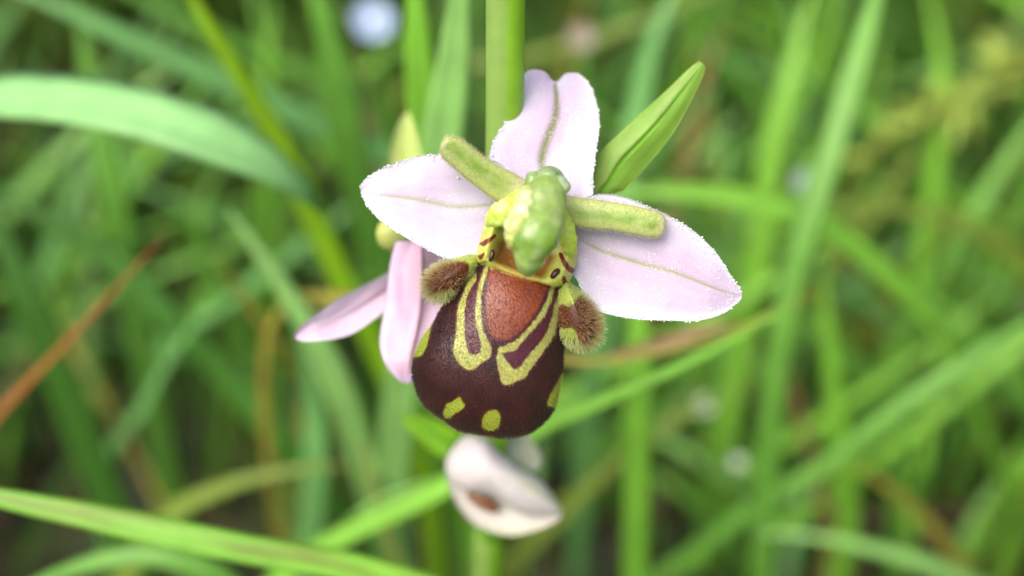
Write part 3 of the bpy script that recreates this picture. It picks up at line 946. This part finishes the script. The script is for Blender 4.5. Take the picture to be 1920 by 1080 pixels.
# throat with its dark bars ------------------------------------------
THROAT = [(946, 386), (916, 406), (907, 424), (902, 444), (897, 460), (894, 478), (893, 492), (903, 497), (914, 508), (938, 520), (965, 530), (990, 538), (1015, 543), (1034, 547), (1050, 546), (1064, 534), (1076, 510),
          (1082, 486), (1083, 462), (1078, 442), (1064, 424), (1056, 400), (1046, 380), (1010, 366), (970, 370)]
BARS = [[(905, 462), (899, 457), (909, 450), (919, 445), (928, 438), (930, 444), (922, 451), (912, 459)],
        [(896, 479), (903, 477), (908, 472), (908, 479), (903, 487), (897, 485)],
        [(1048, 476), (1054, 474), (1060, 487), (1068, 498), (1078, 505), (1073, 513), (1064, 508), (1056, 498)],
        [(1054, 520), (1060, 518), (1063, 526), (1067, 532), (1062, 537), (1055, 531)]]
STIG = [(940, 448), (930, 470), (925, 490), (935, 506), (965, 520), (1000, 530), (1020, 520), (1030, 505), (1040, 485), (1035, 474), (1000, 440)]


def throat_only(q):
    n1 = vnoise(q, 0.05, 3.0)
    c = np.tile(lin(186, 196, 92), (len(q), 1))
    c = mixc(c, lin(146, 182, 60), np.clip(sstep(460 - q[:, 1], 0, 50) * (0.6 + n1), 0, 1))
    c = mixc(c, lin(222, 222, 130), np.clip(n1 * 1.5, 0, 1) * 0.6)
    s = sdist(q, smooth_poly(STIG))
    c = mixc(c, lin(118, 70, 28), sstep(s, -10, 9) * 0.95)
    low = sstep(q[:, 1] - (492 + (q[:, 0] - 930) * 0.33), -4, 8) * sstep(s, -4, 4)
    c = mixc(c, lin(176, 164, 76), low * 0.85)
    qw = q + np.c_[vnoise(q, 0.25, 5.0), vnoise(q, 0.25, 8.0)] * 1.5
    for b in BARS:
        c = mixc(c, lin(112, 36, 20), sstep(sdist(qw, smooth_poly(b)), -1.0, 1.0))
    return c


def throat_color(q):
    line = np.interp(q[:, 0], [880, 905, 920, 950, 985, 1015, 1035, 1052, 1075], [490, 496, 503, 513, 524, 531, 536, 536, 530])
    m = sstep(q[:, 1] + 2 * vnoise(q, 0.15, 4.0) - line, -2.5, 2.5)
    return throat_only(q) * (1 - m[:, None]) + lip_color(q) * m[:, None]


# a cupped collar: rim forward, floor recessed towards the stigma
Bt = resample(smooth_poly(THROAT, 6), 320, closed=True); ct = np.array([985, 462.])
rr_ = np.linspace(0.004, 1, 90)
uvt = ct + rr_[:, None, None] * (Bt - ct)[None]
zt = 1.5 - 2.1 * np.exp(-((rr_ - 0.82) / 0.26) ** 2)[:, None] + 0 * uvt[..., 0] + 0.5 * (rr_ ** 8)[:, None]
lowside = sstep((uvt[..., 1] - (495 + (uvt[..., 0] - 925) * 0.33)).ravel(), -20, 25).reshape(zt.shape)
zt = zt + lowside * 0.9 * (rr_[:, None] > 0)
frontt = P(uvt[..., 0], uvt[..., 1], D0 + zt / 1000)
rb_ = rr_[::-6][1:]
uvb_ = ct + rb_[:, None, None] * (Bt - ct)[None]
zb_ = 2.6 + 1.0 * (1 - rb_ ** 2)[:, None] + 0 * uvb_[..., 0]
backt = P(uvb_[..., 0], uvb_[..., 1], D0 + zb_ / 1000)
UVt = np.vstack([uvt.reshape(-1, 2), uvb_.reshape(-1, 2)])
mesh('throat', np.vstack([frontt.reshape(-1, 3), backt.reshape(-1, 3)]), grid_faces(90 + len(rb_), 320, wrap=True)[:, ::-1], M_FLESH, fl, col=throat_color(UVt))
lip = mesh('lip', lip_geo[0], lip_geo[1], M_LIP, fl, col=throat_color(lip_geo[2]))
lip['label'] = LIP_LABEL
# the two dark shiny staminode points
for (u, v, rx, ry, rot) in ((922, 479, 5.5, 12, 0.25), (1041, 513, 7, 12, 0.7)):
    a = np.linspace(0, 2 * math.pi, 14, endpoint=False)
    ca, sa = math.cos(rot), math.sin(rot)
    kx = lambda t: 1 + 0.22 * math.sin(2 * t + u) + 0.16 * math.sin(3 * t + v)
    out = [(u + kx(t) * rx * math.cos(t) * ca - ry * math.sin(t) * sa, v + rx * math.cos(t) * sa + ry * math.sin(t) * ca) for t in a]
    V, F, UV, _, _ = dome(out, (u, v), 0.4, 0.4, rings=20, nang=48, z0=-0.3)
    mesh('staminode', V, F, M_DARK, fl, col=lin(66, 30, 34))


# petals ---------------------------------------------------------------
def petal(pts, hw, dz, flip, seed):
    n = 60
    c = cr(pts, n); hwv = cr(np.array(hw)[:, None], n)[:, 0]; z = cr(np.array(dz)[:, None], n)[:, 0]
    path = P(c[:, 0], c[:, 1], D0 + z / 1000)
    s = np.linspace(0, 1, n)
    endf = np.sqrt(np.clip(1 - np.clip((s - 0.93) / 0.07, 0, 1) ** 2, 0.0, 1)) * 0.93 + 0.07
    rad = hwv / FPX * (D0 + z / 1000) * endf
    def colfn(S, A):
        t = np.cos(A)
        nn = vnoise(np.c_[S * 7, t * 2], 1.0, seed)
        cc = np.tile(lin(174, 188, 114), (len(S), 1))
        cc = mixc(cc, lin(112, 150, 42), np.exp(-((t - 0.05) / 0.45) ** 2) * sstep(S, 0.1, 0.3) * (1 - sstep(S, 0.82, 0.97)) * np.clip(0.8 + nn, 0, 1))
        cc = mixc(cc, lin(206, 196, 168), (1 - sstep(S, 0.0, 0.2)) * 0.9)
        cc = mixc(cc, lin(208, 196, 170), sstep(S, 0.86, 1.0) * 0.8)
        cc = mixc(cc, lin(180, 150, 104), sstep(np.abs(t), 0.8, 1.0) * 0.35)
        return cc
    view = -FWD
    Vp, F, cc = tube('petal', path, rad, M_FLESH, fl, None, ns=40, flat=0.42, nhint=view, colfn=colfn, build=False)
    # shallow gutter along the face
    mesh('petal', Vp, F, M_FLESH, fl, col=cc)
    W = Vp.reshape(n, 40, 3)
    cen = path
    k = 2200
    i = RNG.integers(3, n, k); j = RNG.integers(0, 40, k)
    nr = W[i, j] - cen[i]; nr /= np.linalg.norm(nr, axis=1)[:, None]
    hair_mesh('petal_hairs', fl, W[i, j], nr + RNG.normal(0, 0.3, nr.shape), RNG.uniform(0.08, 0.28, k) / 1000, np.full(k, 0.015) / 1000,
              np.tile(lin(190, 200, 130), (k, 1)), np.tile(lin(232, 234, 205), (k, 1)))


petal([(985, 372), (948, 352), (915, 332), (884, 309), (858, 287), (838, 274), (828, 270)], [29, 31, 28, 26, 25, 21, 12], [0.6, 0.2, -0.3, -0.8, -1.2, -1.5, -1.6], 1, 2.0)
petal([(1040, 391), (1070, 396), (1110, 401), (1150, 406), (1190, 413), (1222, 420), (1248, 426)], [29, 28, 27, 26, 26, 25, 18], [0.8, 0.4, 0.0, -0.2, -0.3, -0.3, -0.2], -1, 6.0)


# column with its beak, leaning out over the throat ---------------------------
def px_tube(name, pts, hw, dz, colfn, mat, flat, ns=36, n=60, lump=0.0):
    c = cr(pts, n); hwv = cr(np.array(hw, float)[:, None], n)[:, 0]; z = cr(np.array(dz, float)[:, None], n)[:, 0]
    d = D0 + z / 1000
    return tube(name, P(c[:, 0], c[:, 1], d), np.maximum(hwv, 1) / FPX * d, mat, fl, None, ns=ns, flat=flat, nhint=-FWD, colfn=colfn, lump=lump)


def col_main(S, A):
    nn = vnoise(np.c_[S * 6, np.cos(A) * 2], 1.1, 3.0)
    c = np.tile(lin(146, 174, 92), (len(S), 1))
    c = mixc(c, lin(186, 204, 148), np.clip(nn * 1.6, 0, 1))
    c = mixc(c, lin(124, 158, 92), (1 - sstep(S, 0.05, 0.28)) * 0.8)
    c = mixc(c, lin(166, 200, 116), sstep(S, 0.66, 0.85) * 0.7)
    c = mixc(c, lin(112, 158, 44), np.exp(-((S - 0.62) / 0.1) ** 2) * 0.7)
    return c


px_tube('column', [(1030, 322), (1030, 334), (1026, 360), (1020, 392), (1009, 425), (1000, 452), (993, 478), (990, 500), (989, 516)],
        [18, 30, 37, 42, 47, 44, 32, 23, 8], [-1.6, -2.2, -3.2, -4.2, -5.0, -5.3, -5.0, -4.4, -3.9], col_main, M_COL, 0.75, lump=0.09)


def col_pale(S, A):
    c = np.tile(lin(196, 206, 118), (len(S), 1))
    nn = vnoise(np.c_[S * 5, np.sin(A) * 2], 1.0, 9.0)
    return mixc(c, lin(236, 238, 190), np.clip(0.3 + nn * 1.5, 0, 1))


px_tube('anther_ridge', [(998, 348), (990, 365), (980, 395), (970, 425), (962, 450), (958, 468)], [6, 18, 22, 23, 17, 4], [-2.8, -4.0, -5.2, -5.6, -5.2, -4.4], col_pale, M_COL, 0.8, lump=0.3)
for (u, v, r, z, cc) in ((1000, 338, 17, -3.3, (136, 168, 96)), (1028, 333, 19, -3.4, (140, 168, 112)), (1050, 348, 19, -3.6, (156, 178, 138)), (1048, 374, 17, -3.9, (142, 170, 104)), (988, 354, 11, -3.0, (132, 166, 80))):
    a = np.linspace(0, 2 * math.pi, 12, endpoint=False)
    V, F, UV, _, _ = dome([(u + r * math.cos(t) * (1 + .12 * math.sin(3 * t + u)), v + r * math.sin(t)) for t in a], (u, v), 0.55, 0.8, rings=18, nang=40, z0=z + 0.5)
    mesh('connective_bump', V, F, M_COL, fl, col=lin(*cc))
# shoulders of the column joining the throat
px_tube('column_shoulder', [(1000, 372), (975, 385), (948, 398), (925, 412), (914, 424)], [26, 28, 26, 19, 6], [0.2, -0.6, -0.9, -0.6, 0.0],
        lambda S, A: mixc(np.tile(lin(176, 206, 80), (len(S), 1)), lin(205, 218, 130), np.clip(vnoise(np.c_[S * 4, np.cos(A)], 1.5, 2.0) * 2, 0, 1)), M_FLESH, 0.5, lump=0.2)
px_tube('column_shoulder', [(1035, 398), (1050, 415), (1062, 440), (1068, 465), (1066, 490)], [24, 22, 19, 14, 5], [0.0, -0.7, -0.9, -0.7, 0.0],
        lambda S, A: mixc(np.tile(lin(180, 204, 76), (len(S), 1)), lin(210, 220, 120), np.clip(vnoise(np.c_[S * 4, np.cos(A)], 1.5, 5.0) * 2, 0, 1)), M_FLESH, 0.5, lump=0.15)

# ovary joining the flower to the stem
tube('ovary', cr([stem_pt(936, 520), stem_pt(945, 470) + [0.001, -0.003, 0.001], P(np.array(990.), np.array(430.), np.array(D0 + 0.0042))], 20), np.linspace(0.0014, 0.0022, 20), M_STEM, fl, GREENS['fresh'], ns=14)


# green bract by the flower ------------------------------------------------
def bract_color(mid, side, pale):
    def f(S, T, uv):
        c = np.tile(side, (len(S), 1))
        c = mixc(c, pale, np.clip(vnoise(np.c_[S * 3, T * 3], 1.2, 3.0) + 0.4, 0, 1) * sstep(-T, 0.0, 0.5))
        c = mixc(c, mid, np.exp(-((T - 0.12) / (0.16 - 0.08 * S)) ** 2))
        return c
    return f


sepal('bract', orchid,
      [(1070, 420), (1100, 350), (1124, 288), (1160, 250), (1200, 214), (1246, 172), (1290, 130), (1308, 117), (1315, 115)],
      [(1120, 430), (1152, 366), (1172, 356), (1206, 318), (1244, 274), (1272, 232), (1305, 170), (1320, 138), (1322, 122)],
      [6.5, 5.6, 5.0, 4.6, 4.8, 5.0], bract_color(lin(92, 150, 22), lin(116, 156, 56), lin(142, 172, 90)), mat=M_STEM, cup=0.7, rib=0.35, wav=0.15, seed=3.0)

# ------------------------------------------------------------------ second flower, behind
f2 = empty('flower', P(np.array(740.), np.array(480.), np.array(D0 + 0.013)), orchid)
f2['label'] = 'second pink flower hanging behind the open one'
pk = sepal_color(lin(216, 200, 224), lin(222, 190, 218), lin(205, 200, 190), lin(224, 218, 232), 0.1, 0.9, 0.05, 12.0, ribc=0.3)
sepal('sepal', f2, [(760, 490), (720, 515), (672, 540), (622, 568), (575, 602), (556, 622), (552, 630)], [(770, 560), (730, 576), (700, 600), (660, 626), (618, 637), (572, 640), (553, 635)],
      [15, 14, 13, 12, 11, 11], pk, cup=-1.0, wav=0.3, seed=12.0, rib=0.3)
pk2 = sepal_color(lin(216, 196, 230), lin(232, 192, 216), lin(228, 190, 208), lin(222, 212, 240), 0.05, 0.9, 0.22, 16.0, ribc=0.6)
sepal('sepal', f2, [(742, 452), (732, 490), (727, 530), (722, 575), (714, 620), (713, 655), (727, 690), (748, 713), (760, 718)], [(838, 450), (850, 500), (852, 550), (848, 600), (838, 640), (820, 670), (800, 695), (780, 714), (768, 718)],
      [9.0, 9.5, 10, 10, 10, 11], pk2, cup=0.8, wav=0.8, seed=17.0, rib=-0.7)
tube('ovary', cr([stem_pt(920, 560), P(np.array(820.), np.array(470.), np.array(D0 + 0.017)), P(np.array(742.), np.array(440.), np.array(D0 + 0.0125)), P(np.array(712.), np.array(420.), np.array(D0 + 0.0125))], 24),
     np.r_[np.linspace(0.0013, 0.0016, 18), np.linspace(0.0015, 0.0003, 6)], M_STEM, f2, lin(172, 184, 104), ns=14)
sepal('bract', orchid, [(725, 360), (728, 310), (733, 270), (748, 230), (762, 208)], [(800, 360), (796, 310), (786, 270), (776, 230), (766, 208)], [20, 21, 22, 23, 24],
      bract_color(lin(158, 176, 92), lin(164, 184, 104), lin(190, 198, 138)), mat=M_STEM, cup=-1.5, rib=0.3, seed=21.0)

# ------------------------------------------------------------------ lower, half-closed flower
f3 = empty('flower', P(np.array(940.), np.array(910.), np.array(D0 + 0.026)), orchid)
f3['label'] = 'lower whitish half-closed flower with a brown hollow'
wh = lambda sd: sepal_color(lin(226, 214, 214), lin(228, 206, 210), lin(190, 204, 140), lin(226, 222, 218), 0.2, 0.95, 0.16, sd, ribc=0.45)
# lower cup
V, F, UV, _, _ = dome([(838, 880), (842, 912), (858, 950), (888, 983), (924, 1000), (965, 1005), (1012, 993), (1046, 976), (1050, 965), (1010, 950), (960, 935), (915, 905), (870, 875)], (935, 955), -1.2, 4.5, rings=40, nang=140, z0=24.0, p=2.0)
cc = mixc(np.tile(lin(222, 218, 212), (len(UV), 1)), lin(188, 200, 150), sstep(UV[:, 1], 975, 1008) * 0.6)
mesh('sepal', V, F, M_SEPAL, f3, col=cc)
# hood folding over
V, F, UV, _, _ = dome([(872, 818), (905, 820), (938, 850), (975, 878), (1012, 900), (1038, 930), (1054, 962), (1030, 968), (995, 968), (960, 955), (932, 935), (900, 926), (870, 920), (848, 905), (836, 880), (842, 850)], (925, 885), 3.4, 1.4, rings=40, nang=140, z0=24.0, p=2.0)
cc = np.tile(lin(222, 216, 220), (len(UV), 1))
gl = np.abs((UV[:, 1] - 880) - (UV[:, 0] - 925) * 0.62 + 12)
cc = mixc(cc, lin(196, 208, 150), np.exp(-(gl / 12) ** 2) * 0.6 * sstep(UV[:, 0], 930, 1000))
mesh('sepal', V, F, M_SEPAL, f3, col=cc)
# brown lip inside
V, F, UV, _, _ = dome([(874, 928), (890, 922), (912, 930), (930, 942), (938, 956), (925, 962), (905, 956), (888, 946)], (906, 942), 1.0, 1.0, rings=24, nang=60, z0=24.2)
mesh('lip', V, F, M_LIP, f3, col=lin(112, 70, 40))
# pale petal behind
sepal('sepal', f3, [(915, 800), (918, 830), (940, 850), (968, 868), (990, 880), (1002, 884)], [(985, 800), (994, 822), (1008, 842), (1016, 860), (1014, 874), (1006, 884)], [29, 29, 29, 29, 28, 28],
      lambda S, T, uv: np.tile(lin(196, 204, 186), (len(S), 1)), cup=-1.0, seed=31.0)
tube('ovary', cr([stem_pt(914, 1000), P(np.array(925.), np.array(960.), np.array(D0 + 0.030)), P(np.array(905.), np.array(880.), np.array(D0 + 0.026))], 16), np.linspace(0.0014, 0.002, 16), M_STEM, f3, GREENS['fresh'], ns=12)
sepal('bract', orchid, [(890, 900), (850, 872), (812, 850), (778, 820), (756, 792), (752, 782)], [(910, 850), (880, 822), (850, 802), (815, 786), (780, 777), (758, 777)], [30, 29, 28, 28, 28, 28],
      bract_color(lin(70, 140, 20), lin(120, 172, 44), lin(130, 180, 60)), mat=M_STEM, cup=-1.4, rib=0.8, seed=33.0)
print('blades', NBLADE, 'objects', len(scene.objects))
